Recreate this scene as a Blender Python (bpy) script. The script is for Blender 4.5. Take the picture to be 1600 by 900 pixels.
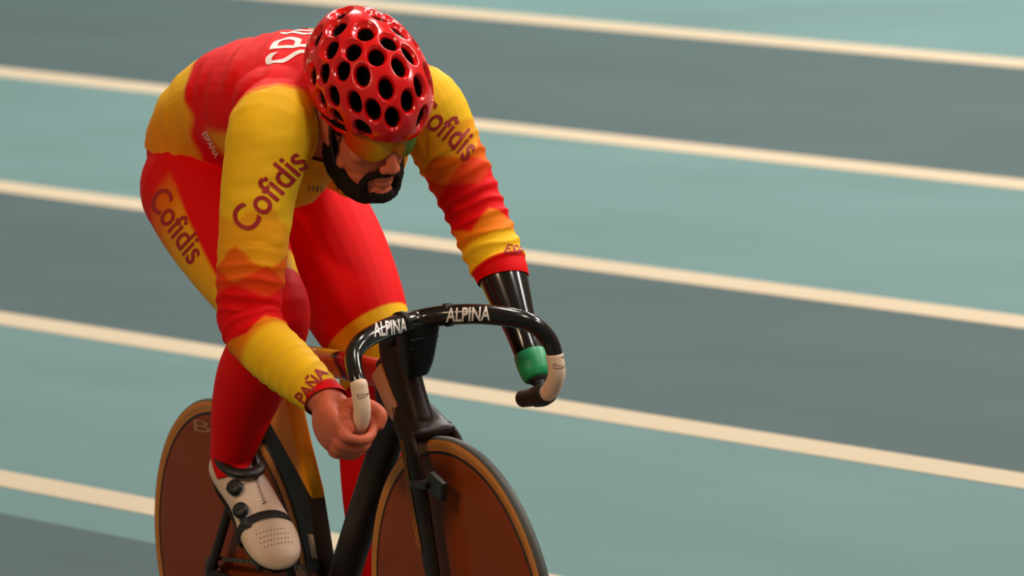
import bpy, bmesh, math, random
import numpy as np
from mathutils import Vector, Matrix
from mathutils.bvhtree import BVHTree

random.seed(3)
for o in list(bpy.data.objects):
    bpy.data.objects.remove(o, do_unlink=True)
scene = bpy.context.scene
COL = scene.collection

# ------------------------------------------------------------------ camera, world, lights, exposure
# world axes: +x the way the bicycle rides, +y the rider's left, +z up, metres
cam_d = bpy.data.cameras.new('camera')
cam = bpy.data.objects.new('camera', cam_d)
COL.objects.link(cam)
FW = Vector((-0.89131907, 0.43165867, -0.1386402))
CR = Vector((0.44664003, 0.88853205, -0.10499276))
CU = Vector((-0.07786523, 0.15550431, 0.9847616))
cm = Matrix((CR, CU, -FW)).transposed().to_4x4()
cm.translation = Vector((18.32638149, -8.63317331, 3.37280396))
cam.matrix_world = cm
cam_d.sensor_width = 36.0
cam_d.lens = 36.0 * 16761.67 / 1600.0
cam_d.shift_x = 271.26 / 1600.0
cam_d.shift_y = 259.29 / 1600.0
cam_d.clip_end = 200
cam_d.dof.use_dof = True
cam_d.dof.focus_distance = 19.55
cam_d.dof.aperture_fstop = 8.0
scene.camera = cam

world = bpy.data.worlds.new('hall_air')
scene.world = world
world.use_nodes = True
bg = world.node_tree.nodes['Background']
bg.inputs['Color'].default_value = (1.0, 0.74, 0.52, 1)
bg.inputs['Strength'].default_value = 0.12

def hall_or_fill_lamp(loc, power, size=(3.2, 1.2), col=(1.0, 0.95, 0.88), aim=(0, 0, -1)):
    d = bpy.data.lights.new('hall_or_fill_lamp', 'AREA')
    d.shape = 'RECTANGLE'; d.size, d.size_y = size
    d.energy = power; d.color = col
    o = bpy.data.objects.new('hall_or_fill_lamp', d)
    COL.objects.link(o)
    o.location = loc
    o.rotation_euler = Vector(aim).to_track_quat('-Z', 'Y').to_euler()
    return o
# rows of ceiling lamps over the running track
for lx in (-16.0, -8.0, 0.0, 8.0):
    hall_or_fill_lamp((lx, 3.5, 9.0), 240)
    hall_or_fill_lamp((lx, 12.0, 8.5), 680)
hall_or_fill_lamp((5.0, -9.0, 8.0), 360, col=(1.0, 0.72, 0.46))  # warm fill lamp added in front to lighten the rider, not a ceiling lamp

scene.view_settings.view_transform = 'Standard'
scene.view_settings.look = 'None'
scene.view_settings.exposure = 0.8
scene.view_settings.gamma = 1.0
scene.view_settings.use_curve_mapping = False

# ------------------------------------------------------------------ helpers: objects
def tag(o, label=None, cat=None, group=None, kind=None):
    if label: o['label'] = label
    if cat: o['category'] = cat
    if group: o['group'] = group
    if kind: o['kind'] = kind
    return o

def empty(name, loc=(0, 0, 0)):
    o = bpy.data.objects.new(name, None)
    o.empty_display_size = 0.1
    COL.objects.link(o)
    o.location = loc
    return o

def obj(name, bm, mats, parent=None, smooth=True):
    me = bpy.data.meshes.new(name)
    bm.normal_update()
    bm.to_mesh(me); bm.free()
    return link(name, me, mats, parent, smooth)

def link(name, me, mats, parent=None, smooth=True):
    for m in (mats if isinstance(mats, (list, tuple)) else [mats]):
        me.materials.append(m)
    if smooth:
        me.polygons.foreach_set('use_smooth', [True] * len(me.polygons))
    o = bpy.data.objects.new(name, me)
    COL.objects.link(o)
    if parent:
        o.parent = parent
        o.matrix_parent_inverse = Matrix.Translation(-parent_world(parent))
    return o

def parent_world(p):
    return p.location.copy() if p.type == 'EMPTY' else Vector((0, 0, 0))

# ------------------------------------------------------------------ helpers: materials
def srgb(r, g, b):
    f = lambda c: (c / 255 / 12.92) if c / 255 <= 0.04045 else ((c / 255 + 0.055) / 1.055) ** 2.4
    return (f(r), f(g), f(b), 1)

def mat(name, col, rough=0.5, metal=0.0, coat=0.0, var=0.06, scale=40.0, bump=0.0, bscale=400.0,
        sheen=0.0, spec=0.5, attr=None, sss=0.0):
    m = bpy.data.materials.new(name); m.use_nodes = True
    nt = m.node_tree; b = nt.nodes['Principled BSDF']
    b.inputs['Roughness'].default_value = rough
    b.inputs['Metallic'].default_value = metal
    b.inputs['Coat Weight'].default_value = coat
    b.inputs['Coat Roughness'].default_value = 0.08
    b.inputs['Sheen Weight'].default_value = sheen
    b.inputs['Specular IOR Level'].default_value = spec
    if sss:
        b.inputs['Subsurface Weight'].default_value = sss
        b.inputs['Subsurface Radius'].default_value = (0.008, 0.003, 0.0015)
        b.inputs['Subsurface Scale'].default_value = 1.0
    tc = nt.nodes.new('ShaderNodeTexCoord')
    nz = nt.nodes.new('ShaderNodeTexNoise'); nz.inputs['Scale'].default_value = scale
    nz.inputs['Detail'].default_value = 4
    nt.links.new(tc.outputs['Object'], nz.inputs['Vector'])
    rmp = nt.nodes.new('ShaderNodeMapRange')
    rmp.inputs['To Min'].default_value = 1 - var; rmp.inputs['To Max'].default_value = 1 + var
    nt.links.new(nz.outputs['Fac'], rmp.inputs['Value'])
    mul = nt.nodes.new('ShaderNodeMix'); mul.data_type = 'RGBA'; mul.blend_type = 'MULTIPLY'
    mul.inputs[0].default_value = 1.0
    if attr:
        at = nt.nodes.new('ShaderNodeAttribute'); at.attribute_name = attr
        nt.links.new(at.outputs['Color'], mul.inputs[6])
    else:
        mul.inputs[6].default_value = col
    nt.links.new(rmp.outputs['Result'], mul.inputs[7])
    nt.links.new(mul.outputs[2], b.inputs['Base Color'])
    if bump:
        n2 = nt.nodes.new('ShaderNodeTexNoise'); n2.inputs['Scale'].default_value = bscale
        nt.links.new(tc.outputs['Object'], n2.inputs['Vector'])
        bp = nt.nodes.new('ShaderNodeBump'); bp.inputs['Strength'].default_value = bump
        bp.inputs['Distance'].default_value = 0.001
        nt.links.new(n2.outputs['Fac'], bp.inputs['Height'])
        nt.links.new(bp.outputs['Normal'], b.inputs['Normal'])
    return m

M = {}
M['carbon'] = mat('black_carbon', srgb(36, 22, 17), 0.4, spec=0.18, var=0.15, scale=200)
M['carbon_matte'] = mat('matte_carbon', srgb(24, 18, 16), 0.5, spec=0.25, var=0.12, scale=120)
M['bar'] = mat('bar_gloss_black', srgb(22, 16, 14), 0.2, coat=0.3, spec=0.4, var=0.1)
M['disc'] = mat('disc_reflected_brown', srgb(140, 60, 22), 0.34, spec=0.1, var=0.08, scale=6)  # amber reflection on black carbon put into the base colour as brown
M['gold'] = mat('sidewall_tan', srgb(206, 128, 52), 0.5, var=0.07, scale=60)
M['tread'] = mat('tyre_tread', srgb(58, 58, 52), 0.6, var=0.1, scale=90)
M['rubber'] = mat('black_rubber', srgb(24, 22, 22), 0.6)
M['tape'] = mat('bar_tape', srgb(236, 200, 172), 0.7, var=0.06, scale=150, bump=0.3, bscale=700)
M['white'] = mat('white_print', srgb(240, 228, 220), 0.5, var=0.02)
M['kitred'] = mat('red_print', srgb(172, 20, 22), 0.6, var=0.03)
M['kitdark'] = mat('dark_print', srgb(70, 40, 30), 0.6, var=0.03)
M['skin'] = mat('skin', srgb(208, 104, 74), 0.5, spec=0.3, var=0.1, scale=30, bump=0.25, bscale=250, sss=0.15)
M['beard'] = mat('beard_hair', srgb(30, 17, 13), 0.75, spec=0.2, var=0.4, scale=300, bump=0.9, bscale=500)
M['helmet'] = mat('helmet_red', srgb(230, 6, 12), 0.2, coat=0.25, var=0.02)
M['foam'] = mat('helmet_foam', srgb(16, 12, 10), 0.85, spec=0.1, var=0.2, scale=100)
M['shoe'] = mat('shoe_white', srgb(226, 196, 172), 0.5, var=0.05, scale=60)
M['black'] = mat('black_plastic', srgb(30, 27, 26), 0.45)
M['green'] = mat('green_cup', srgb(24, 150, 92), 0.45, var=0.04)
M['steel'] = mat('steel', srgb(120, 98, 82), 0.4, metal=1.0)
M['brass'] = mat('chainring_bronze', srgb(150, 84, 50), 0.3, metal=0.9)
M['tanpanel'] = mat('tan_panel', srgb(196, 120, 82), 0.4, coat=0.1)
M['kit'] = mat('kit_fabric', None, 0.62, var=0.05, scale=25, bump=0.25, bscale=900, attr='kit', spec=0.12)
M['frame'] = mat('frame_paint', None, 0.32, coat=0.5, var=0.03, attr='kit')
M['eye'] = mat('eye_white', srgb(220, 210, 200), 0.2)

# ------------------------------------------------------------------ helpers: shapes
def V(*a): return Vector(a)

def catmull(pts, per=6):
    P = [np.array(p, float) for p in pts]
    P = [2 * P[0] - P[1]] + P + [2 * P[-1] - P[-2]]
    out = []
    for i in range(1, len(P) - 2):
        for k in range(per):
            t = k / per
            a, b, c, d = P[i - 1], P[i], P[i + 1], P[i + 2]
            out.append(0.5 * (2 * b + (c - a) * t + (2 * a - 5 * b + 4 * c - d) * t * t + (3 * b - a - 3 * c + d) * t ** 3))
    out.append(P[-2])
    return out

def sweep(bm, pts, rad, ref=(0, 1, 0), n=24, per=6, caps=True, round_caps=False, power=2.0, mat_index=0):
    """closed tube through pts; rad = list of r or (r_side, r_other); side axis follows ref"""
    rr = [(r, r) if not isinstance(r, (tuple, list)) else tuple(r) for r in rad]
    rows = catmull([tuple(p) + r for p, r in zip([tuple(q) for q in pts], rr)], per) if per > 1 else \
        [np.array(tuple(p) + r) for p, r in zip([tuple(q) for q in pts], rr)]
    if round_caps:
        def cap(a, b, sgn):
            t = Vector(a[:3] - b[:3]).normalized(); r = min(a[3], a[4]); ex = []
            for k in (0.35, 0.65, 0.87, 0.98):
                q = a.copy(); q[:3] = a[:3] + np.array(t) * r * k * 0.9
                s = math.sqrt(max(0.0, 1 - k * k)); q[3:] = a[3:] * s; ex.append(q)
            return ex
        rows = list(reversed(cap(rows[0], rows[1], 1))) + rows + cap(rows[-1], rows[-2], 1)
    ref = Vector(ref).normalized()
    rings = []
    for i, q in enumerate(rows):
        a = rows[max(i - 1, 0)][:3]; b = rows[min(i + 1, len(rows) - 1)][:3]
        t = Vector(b - a)
        if t.length < 1e-9: t = Vector((1, 0, 0))
        t.normalize()
        s = ref - t * ref.dot(t)
        if s.length < 1e-3: s = t.orthogonal()
        s.normalize(); u = t.cross(s)
        ring = []
        for k in range(n):
            a_ = 2 * math.pi * k / n
            ca, sa = math.cos(a_), math.sin(a_)
            if power != 2.0:
                ca = math.copysign(abs(ca) ** (2 / power), ca); sa = math.copysign(abs(sa) ** (2 / power), sa)
            ring.append(bm.verts.new(Vector(q[:3]) + s * (max(q[3], 1e-4) * ca) + u * (max(q[4], 1e-4) * sa)))
        rings.append(ring)
    for i in range(len(rings) - 1):
        for k in range(n):
            f = bm.faces.new((rings[i][k], rings[i][(k + 1) % n], rings[i + 1][(k + 1) % n], rings[i + 1][k]))
            f.material_index = mat_index
    if caps:
        f = bm.faces.new(list(reversed(rings[0]))); f.material_index = mat_index
        f = bm.faces.new(rings[-1]); f.material_index = mat_index
    return rings

def ball(bm, c, r, rot=None, seg=24, rings=14):
    r = (r, r, r) if not isinstance(r, (tuple, list)) else r
    mt = Matrix.Translation(Vector(c))
    if rot is not None: mt = mt @ rot.to_4x4()
    mt = mt @ Matrix.Diagonal((r[0], r[1], r[2], 1))
    bmesh.ops.create_uvsphere(bm, u_segments=seg, v_segments=rings, radius=1, matrix=mt)

def lathe(bm, prof, origin, axis, n=64, mat_index=0, closed=False):
    """prof = [(r, h)] revolved about axis through origin"""
    ax = Vector(axis).normalized(); s = ax.orthogonal().normalized(); u = ax.cross(s)
    o = Vector(origin); rings = []
    for r, h in prof:
        if r < 1e-6:
            rings.append([bm.verts.new(o + ax * h)])
        else:
            rings.append([bm.verts.new(o + ax * h + (s * math.cos(2 * math.pi * k / n) + u * math.sin(2 * math.pi * k / n)) * r) for k in range(n)])
    pairs = list(zip(rings, rings[1:]))
    if closed: pairs.append((rings[-1], rings[0]))
    for A, B in pairs:
        for k in range(n):
            k2 = (k + 1) % n
            if len(A) == 1 and len(B) == 1: continue
            if len(A) == 1: f = bm.faces.new((A[0], B[k], B[k2]))
            elif len(B) == 1: f = bm.faces.new((A[k], A[k2], B[0]))
            else: f = bm.faces.new((A[k], A[k2], B[k2], B[k]))
            f.material_index = mat_index
    return rings

def box(bm, c, size, rot=None, bevel=0.0):
    mt = Matrix.Translation(Vector(c))
    if rot is not None: mt = mt @ rot.to_4x4()
    mt = mt @ Matrix.Diagonal((size[0], size[1], size[2], 1))
    r = bmesh.ops.create_cube(bm, size=1, matrix=mt)
    if bevel:
        es = list({e for v in r['verts'] for e in v.link_edges})
        bmesh.ops.bevel(bm, geom=es, offset=bevel, segments=3, affect='EDGES', profile=0.7)

def slab(bm, poly, y0, y1, bevel=0.006):
    """polygon in the x-z plane given thickness along y, edges rounded"""
    a = [bm.verts.new((x, y0, z)) for x, z in poly]
    b = [bm.verts.new((x, y1, z)) for x, z in poly]
    n = len(poly)
    bm.faces.new(a); bm.faces.new(list(reversed(b)))
    for i in range(n):
        bm.faces.new((a[i], b[i], b[(i + 1) % n], a[(i + 1) % n]))
    bmesh.ops.recalc_face_normals(bm, faces=bm.faces[:])
    if bevel:
        es = [e for e in bm.edges if abs(e.verts[0].co.y - e.verts[1].co.y) < 1e-7]
        bmesh.ops.bevel(bm, geom=es, offset=bevel, segments=4, affect='EDGES', profile=0.5)

def remesh(bm, voxel, smooth=6, factor=0.5):
    """fuse overlapping closed shapes into one continuous surface"""
    me = bpy.data.meshes.new('tmp'); bm.to_mesh(me); bm.free()
    o = bpy.data.objects.new('tmp', me); COL.objects.link(o)
    md = o.modifiers.new('r', 'REMESH'); md.mode = 'VOXEL'; md.voxel_size = voxel
    if smooth:
        sm = o.modifiers.new('s', 'SMOOTH'); sm.factor = factor; sm.iterations = smooth
    dg = bpy.context.evaluated_depsgraph_get()
    res = bpy.data.meshes.new_from_object(o.evaluated_get(dg))
    bpy.data.objects.remove(o); bpy.data.meshes.remove(me)
    return res

def mesh_co(me):
    a = np.empty(len(me.vertices) * 3); me.vertices.foreach_get('co', a); return a.reshape(-1, 3)

def mesh_no(me):
    a = np.empty(len(me.vertices) * 3); me.vertices.foreach_get('normal', a); return a.reshape(-1, 3)

def set_co(me, co):
    me.vertices.foreach_set('co', np.ascontiguousarray(co).ravel()); me.update()

def clip(me, planes):
    """cut a mesh open: keep the side the normal points to"""
    bm = bmesh.new(); bm.from_mesh(me)
    for p, n in planes:
        bmesh.ops.bisect_plane(bm, geom=bm.verts[:] + bm.edges[:] + bm.faces[:], plane_co=p, plane_no=n, clear_inner=True)
    bm.to_mesh(me); bm.free(); return me

def clip_local(me, p, n, near, rad):
    """cut only around one limb end"""
    bm = bmesh.new(); bm.from_mesh(me)
    p = Vector(p); n = Vector(n).normalized(); near = Vector(near)
    sel = [f for f in bm.faces if (f.calc_center_median() - near).length < rad]
    vs = {v for f in sel for v in f.verts}; es = {e for f in sel for e in f.edges}
    bmesh.ops.bisect_plane(bm, geom=list(vs) + list(es) + sel, plane_co=p, plane_no=n, clear_inner=True)
    bm.to_mesh(me); bm.free(); return me

def clip_where(me, p, n, test):
    """cut with a plane, only through faces that pass the test"""
    bm = bmesh.new(); bm.from_mesh(me)
    sel = [f for f in bm.faces if test(f.calc_center_median())]
    vs = {v for f in sel for v in f.verts}; es = {e for f in sel for e in f.edges}
    bmesh.ops.bisect_plane(bm, geom=list(vs) + list(es) + sel, plane_co=p, plane_no=Vector(n).normalized(), clear_inner=True)
    bm.to_mesh(me); bm.free(); return me

def paint(me, rgb):
    at = me.attributes.new('kit', 'FLOAT_COLOR', 'POINT')
    c = np.ones((len(rgb), 4)); c[:, :3] = rgb
    at.data.foreach_set('color', c.ravel())

def bvh_of(me):
    co = [v.co.copy() for v in me.vertices]
    return BVHTree.FromPolygons(co, [tuple(p.vertices) for p in me.polygons])

def sstep(a, b, x):
    t = np.clip((x - a) / (b - a), 0, 1); return t * t * (3 - 2 * t)

def noise3(p, s, seed=0):
    """cheap smooth value noise, vectorised"""
    rng = np.random.RandomState(seed); tab = rng.rand(32, 32, 32)
    q = p * s; i = np.floor(q).astype(int); f = q - i; f = f * f * (3 - 2 * f)
    out = 0
    for dx in (0, 1):
        for dy in (0, 1):
            for dz in (0, 1):
                w = (f[:, 0] if dx else 1 - f[:, 0]) * (f[:, 1] if dy else 1 - f[:, 1]) * (f[:, 2] if dz else 1 - f[:, 2])
                out = out + w * tab[(i[:, 0] + dx) % 32, (i[:, 1] + dy) % 32, (i[:, 2] + dz) % 32]
    return out * 2 - 1

def along(P, pts):
    """for points P: arc parameter (in segments), distance and foot on a polyline"""
    pts = np.array(pts, float); best = np.full(len(P), 1e9); t_ = np.zeros(len(P)); foot = np.zeros((len(P), 3))
    for i in range(len(pts) - 1):
        a, b = pts[i], pts[i + 1]; d = b - a
        t = np.clip(((P - a) @ d) / (d @ d), 0, 1)
        f = a + t[:, None] * d; dist = np.linalg.norm(P - f, axis=1)
        m = dist < best; best[m] = dist[m]; t_[m] = i + t[m]; foot[m] = f[m]
    return t_, best, foot

def text_mesh(body, size=1.0, shear=0.0, bold=0.0, space=1.0):
    cu = bpy.data.curves.new('txt', 'FONT'); cu.body = body; cu.size = size; cu.shear = shear
    cu.align_x = 'CENTER'; cu.align_y = 'CENTER'; cu.offset = bold; cu.space_character = space; cu.resolution_u = 6
    o = bpy.data.objects.new('txt', cu); COL.objects.link(o)
    me = bpy.data.meshes.new_from_object(o.evaluated_get(bpy.context.evaluated_depsgraph_get()))
    bpy.data.objects.remove(o)
    return me

def decal(name, me, bvhs, center, u, v, n, material, parent, width=None, height=None, lift=0.0012, sub=0.006, bend=0.0):
    """print a flat mesh (x, y) onto a surface: centred on center, x along u, y along v, pressed along -n"""
    bm = bmesh.new(); bm.from_mesh(me)
    xs = [q.co.x for q in bm.verts]; ys = [q.co.y for q in bm.verts]
    cx, cy = (min(xs) + max(xs)) / 2, (min(ys) + max(ys)) / 2
    sx = width / (max(xs) - min(xs)) if width else 1.0
    sy = height / (max(ys) - min(ys)) if height else sx
    u = Vector(u).normalized(); v = Vector(v).normalized(); n = Vector(n).normalized(); c = Vector(center)
    for q in bm.verts:
        q.co = Vector(((q.co.x - cx) * sx, (q.co.y - cy) * sy, 0))
    bmesh.ops.triangulate(bm, faces=bm.faces[:])
    for _ in range(6):
        long = [e for e in bm.edges if e.calc_length() > sub]
        if not long: break
        bmesh.ops.subdivide_edges(bm, edges=long, cuts=1)
        bmesh.ops.triangulate(bm, faces=bm.faces[:])
    dead = []
    for q in bm.verts:
        x, y = q.co.x, q.co.y
        y += bend * x * x
        p = c + u * x + v * y
        best = None
        for bv in bvhs:
            h = bv.ray_cast(p + n * 0.35, -n)
            if h[0] is not None and (best is None or h[3] < best[3]): best = h
        if best is None or abs((best[0] - p).dot(n)) > 0.2:
            dead.append(q); continue
        nn = best[1] if best[1].dot(n) > 0 else -best[1]
        q.co = best[0] + nn * lift
    bmesh.ops.delete(bm, geom=dead, context='VERTS')
    bmesh.ops.recalc_face_normals(bm, faces=bm.faces[:])
    return obj(name, bm, material, parent)

def ribbon(strokes, w):
    """flat pen strokes as one mesh in the x-y plane"""
    bm = bmesh.new()
    for st in strokes:
        P = [Vector((x, y, 0)) for x, y in st]
        L = []
        for i, p in enumerate(P):
            t = (P[min(i + 1, len(P) - 1)] - P[max(i - 1, 0)]).normalized(); nn = Vector((-t.y, t.x, 0)) * w / 2
            L.append((bm.verts.new(p + nn), bm.verts.new(p - nn)))
        for (a, b), (c, d) in zip(L, L[1:]): bm.faces.new((a, b, d, c))
    me = bpy.data.meshes.new('ribbon'); bm.to_mesh(me); bm.free(); return me

def dirs(deg, n=None):
    """reading direction turned by deg in the plane facing the stands"""
    a = math.radians(deg)
    return CR * math.cos(a) + CU * math.sin(a), CU * math.cos(a) - CR * math.sin(a), -FW

# ------------------------------------------------------------------ floor: running track lanes
def track_mat(name, col, var=0.15):
    m = bpy.data.materials.new(name); m.use_nodes = True
    nt = m.node_tree; b = nt.nodes['Principled BSDF']
    b.inputs['Roughness'].default_value = 0.85; b.inputs['Specular IOR Level'].default_value = 0.25
    tc = nt.nodes.new('ShaderNodeTexCoord'); mp = nt.nodes.new('ShaderNodeMapping')
    mp.inputs['Scale'].default_value = (0.45, 1.6, 1.0)
    nt.links.new(tc.outputs['Object'], mp.inputs['Vector'])
    n1 = nt.nodes.new('ShaderNodeTexNoise'); n1.inputs['Scale'].default_value = 1.6; n1.inputs['Detail'].default_value = 6
    nt.links.new(mp.outputs['Vector'], n1.inputs['Vector'])
    n2 = nt.nodes.new('ShaderNodeTexNoise'); n2.inputs['Scale'].default_value = 160; n2.inputs['Detail'].default_value = 2
    nt.links.new(tc.outputs['Object'], n2.inputs['Vector'])
    add = nt.nodes.new('ShaderNodeMath'); add.operation = 'ADD'
    nt.links.new(n1.outputs['Fac'], add.inputs[0]); nt.links.new(n2.outputs['Fac'], add.inputs[1])
    r = nt.nodes.new('ShaderNodeMapRange'); r.inputs['From Min'].default_value = 0.6; r.inputs['From Max'].default_value = 1.4
    r.inputs['To Min'].default_value = 1 - var; r.inputs['To Max'].default_value = 1 + var
    nt.links.new(add.outputs[0], r.inputs['Value'])
    mul = nt.nodes.new('ShaderNodeMix'); mul.data_type = 'RGBA'; mul.blend_type = 'MULTIPLY'; mul.inputs[0].default_value = 1
    mul.inputs[6].default_value = col
    nt.links.new(r.outputs['Result'], mul.inputs[7]); nt.links.new(mul.outputs[2], b.inputs['Base Color'])
    bp = nt.nodes.new('ShaderNodeBump'); bp.inputs['Strength'].default_value = 0.3; bp.inputs['Distance'].default_value = 0.002
    nt.links.new(n2.outputs['Fac'], bp.inputs['Height']); nt.links.new(bp.outputs['Normal'], b.inputs['Normal'])
    return m
M['teal'] = track_mat('track_teal', srgb(85, 116, 116))
M['slate'] = track_mat('track_slate', srgb(59, 79, 81))
M['line'] = track_mat('track_line', srgb(178, 164, 140), 0.05)

X0, X1 = -70.0, 30.0
fl = bmesh.new(); box(fl, ((X0 + X1) / 2, 10.0, -0.06), (X1 - X0, 60.0, 0.1))
floor = tag(obj('floor', fl, M['slate'], smooth=False), 'running track floor of teal and slate lanes', 'floor', kind='structure')
floor['kind'] = 'structure'
def strip(name, y0, y1, z, m):
    b = bmesh.new(); box(b, ((X0 + X1) / 2, (y0 + y1) / 2, z / 2 - 0.005), (X1 - X0, y1 - y0, z + 0.01))
    return obj(name, b, m, floor, smooth=False)
LINES = [-12.2, -9.8, -7.35, -4.9, -2.45, 0.0 - 1.2, 1.255, 2.50, 3.775, 5.13, 6.58, 8.0, 9.4, 10.8, 12.2, 13.6, 15.0]
edges = [-20.0, -1.2, 1.02, 2.50, 3.775, 5.13, 6.58, 8.0, 9.4, 10.8, 12.2, 13.6, 15.0, 40.0]
for i in range(len(edges) - 1):
    light = i % 2 == 0
    strip('lane', edges[i] , edges[i + 1], 0.0, M['teal'] if light else M['slate'])
for y in (-1.2, 1.255, 2.50, 3.775, 5.13, 6.58, 8.0, 9.4, 10.8, 12.2, 13.6, 15.0):
    strip('lane_line', y - 0.056, y + 0.056, 0.0012, M['line'])

# ------------------------------------------------------------------ track bicycle
RW = 0.334
HR = Vector((0.0, 0.0, RW)); HF = Vector((0.955, 0.0, RW)); BB = Vector((0.395, 0.0, 0.28))
bike = tag(empty('track_bicycle', (0.48, 0, 0)), 'black track bicycle with disc wheels ridden by the cyclist', 'bicycle')

def wheel(name, hub, steer, sign):
    ax = Vector((-math.sin(steer), math.cos(steer), 0))
    b = bmesh.new()
    prof = [(0.0, -0.031), (0.012, -0.031), (0.016, -0.028), (0.022, -0.022), (0.05, -0.0195), (0.12, -0.0185), (0.20, -0.0165), (0.27, -0.0135),
            (0.298, -0.0118), (0.309, -0.0105), (0.309, 0.0105), (0.298, 0.0118), (0.27, 0.0135), (0.20, 0.0165), (0.12, 0.0185),
            (0.05, 0.0195), (0.022, 0.022), (0.016, 0.028), (0.012, 0.031), (0.0, 0.031)]
    lathe(b, prof, hub, ax, n=128)
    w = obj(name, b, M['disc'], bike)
    # tyre: tan side walls and grey tread, one ring each
    rc, rt = 0.3175, 0.0125
    def arc(a0, a1, k, grow=0.0):
        return [(rc + 0.004 + (rt + grow) * math.cos(t), (rt + grow) * math.sin(t)) for t in np.linspace(a0, a1, k)]
    for s in (-1, 1):
        b = bmesh.new()
        lathe(b, [(0.3075, s * 0.0098)] + [(r, s * abs(h)) for r, h in arc(2.2, 0.75, 9)] + [(0.315, s * 0.004)], hub, ax, n=128)
        obj('tyre_sidewall', b, M['gold'], w)
    b = bmesh.new()
    lathe(b, arc(-0.85, 0.85, 11, 0.0006), hub, ax, n=128)
    obj('tyre_tread', b, M['tread'], w)
    b = bmesh.new()
    lathe(b, [(0.3035, -0.0118), (0.3085, -0.0112), (0.3085, -0.0100), (0.3035, -0.0105)], hub, ax, n=128, closed=True)
    obj('rim_groove', b, M['black'], w)
    b = bmesh.new()
    lathe(b, [(0.0, -0.06), (0.007, -0.06), (0.0085, -0.056), (0.0085, 0.056), (0.007, 0.06), (0.0, 0.06)], hub, ax, n=20)
    obj('axle', b, M['steel'], w)
    return w
rear_wheel = wheel('rear_wheel', HR, 0.0, 1)
front_wheel = wheel('front_wheel', HF, 0.036, 1)

# frame tubes
def arc_pts(r, z0, z1, k):
    return [(math.sqrt(r * r - (z - RW) ** 2), z) for z in np.linspace(z0, z1, k)]
b = bmesh.new()
rear = arc_pts(0.347, 0.40, 0.655, 14)
slab(b, [(0.415, 0.285), (0.405, 0.42), (0.394, 0.51), (0.360, 0.61), (0.336, 0.70), (0.308, 0.815), (0.205, 0.815), (0.21, 0.70)] + list(reversed(rear)) + [(0.352, 0.285)], -0.016, 0.016, 0.007)
seat_tube = obj('seat_tube', b, M['carbon'], bike)
b = bmesh.new()
slab(b, [(0.3955, 0.508), (0.3615, 0.61), (0.3375, 0.70), (0.311, 0.800), (0.212, 0.800), (0.214, 0.668), (0.24, 0.649), (0.285, 0.609), (0.341, 0.559)], -0.0170, 0.0170, 0.0072)
obj('painted_panel', b, mat('frame_orange', srgb(240, 150, 14), 0.45, spec=0.2, var=0.05), seat_tube)
b = bmesh.new(); slab(b, [(0.368, 0.44), (0.388, 0.44), (0.396, 0.395), (0.376, 0.395)], -0.0176, -0.0155, 0.0)
obj('white_sticker', b, M['shoe'], seat_tube)

b = bmesh.new()
sweep(b, [(0.40, 0, 0.285), (0.52, 0, 0.425), (0.66, 0, 0.585), (0.775, 0, 0.715)], [(0.021, 0.038), (0.022, 0.038), (0.022, 0.038), (0.022, 0.042)], n=28, round_caps=True, power=2.4)
down_tube = obj('down_tube', b, M['carbon'], bike)
b = bmesh.new()
sweep(b, [(0.26, 0, 0.772), (0.45, 0, 0.772), (0.62, 0, 0.771), (0.755, 0, 0.765)], [(0.018, 0.026)] * 4, n=28, per=14, round_caps=True, power=3.0)
top_tube = obj('top_tube', b, M['frame'], bike)
co = mesh_co(top_tube.data)
yel, ora, red, blk = [np.array(c[:3]) for c in (srgb(226, 178, 40), srgb(214, 112, 20), srgb(196, 34, 22), srgb(30, 24, 22))]
c = np.where((co[:, 2] > 0.786)[:, None], yel, ora)
xx = co[:, 0] - (0.785 - co[:, 2]) * 0.9
c[xx > 0.578] = red; c[(xx > 0.555) & (xx < 0.578)] = blk; c[co[:, 0] > 0.735] = blk
paint(top_tube.data, c)

b = bmesh.new()
sweep(b, [(0.836, 0, 0.675), (0.815, 0, 0.73), (0.798, 0, 0.79), (0.790, 0, 0.83)], [(0.030, 0.052), (0.028, 0.050), (0.027, 0.048), (0.026, 0.044)], n=32, round_caps=True, power=2.5)
head_tube = obj('head_tube', b, M['carbon'], bike)
b = bmesh.new()
sweep(b, [(0.742, 0, 0.70), (0.75, 0, 0.74), (0.752, 0, 0.785)], [(0.019, 0.045), (0.021, 0.045), (0.020, 0.032)], n=24, round_caps=True, power=2.5)
obj('head_gusset', b, M['carbon'], bike)

for s in (-1, 1):
    b = bmesh.new()
    sweep(b, [(0.38, s * 0.02, 0.29), (0.28, s * 0.036, 0.305), (0.14, s * 0.05, 0.322), (0.0, s * 0.055, 0.334)], [(0.009, 0.016), (0.008, 0.017), (0.007, 0.014), (0.006, 0.016)], n=16, round_caps=True)
    obj('chain_stay', b, M['carbon'], bike)
    b = bmesh.new()
    sweep(b, [(0.235, s * 0.014, 0.665), (0.16, s * 0.036, 0.565), (0.07, s * 0.05, 0.43), (0.0, s * 0.055, 0.34)], [(0.008, 0.016), (0.007, 0.015), (0.006, 0.013), (0.006, 0.014)], n=16, round_caps=True)
    obj('seat_stay', b, M['carbon'], bike)
b = bmesh.new(); lathe(b, [(0.0, -0.042), (0.024, -0.042), (0.026, -0.036), (0.026, 0.036), (0.024, 0.042), (0.0, 0.042)], BB, (0, 1, 0), n=32)
obj('bottom_bracket', b, M['carbon'], bike)

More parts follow.
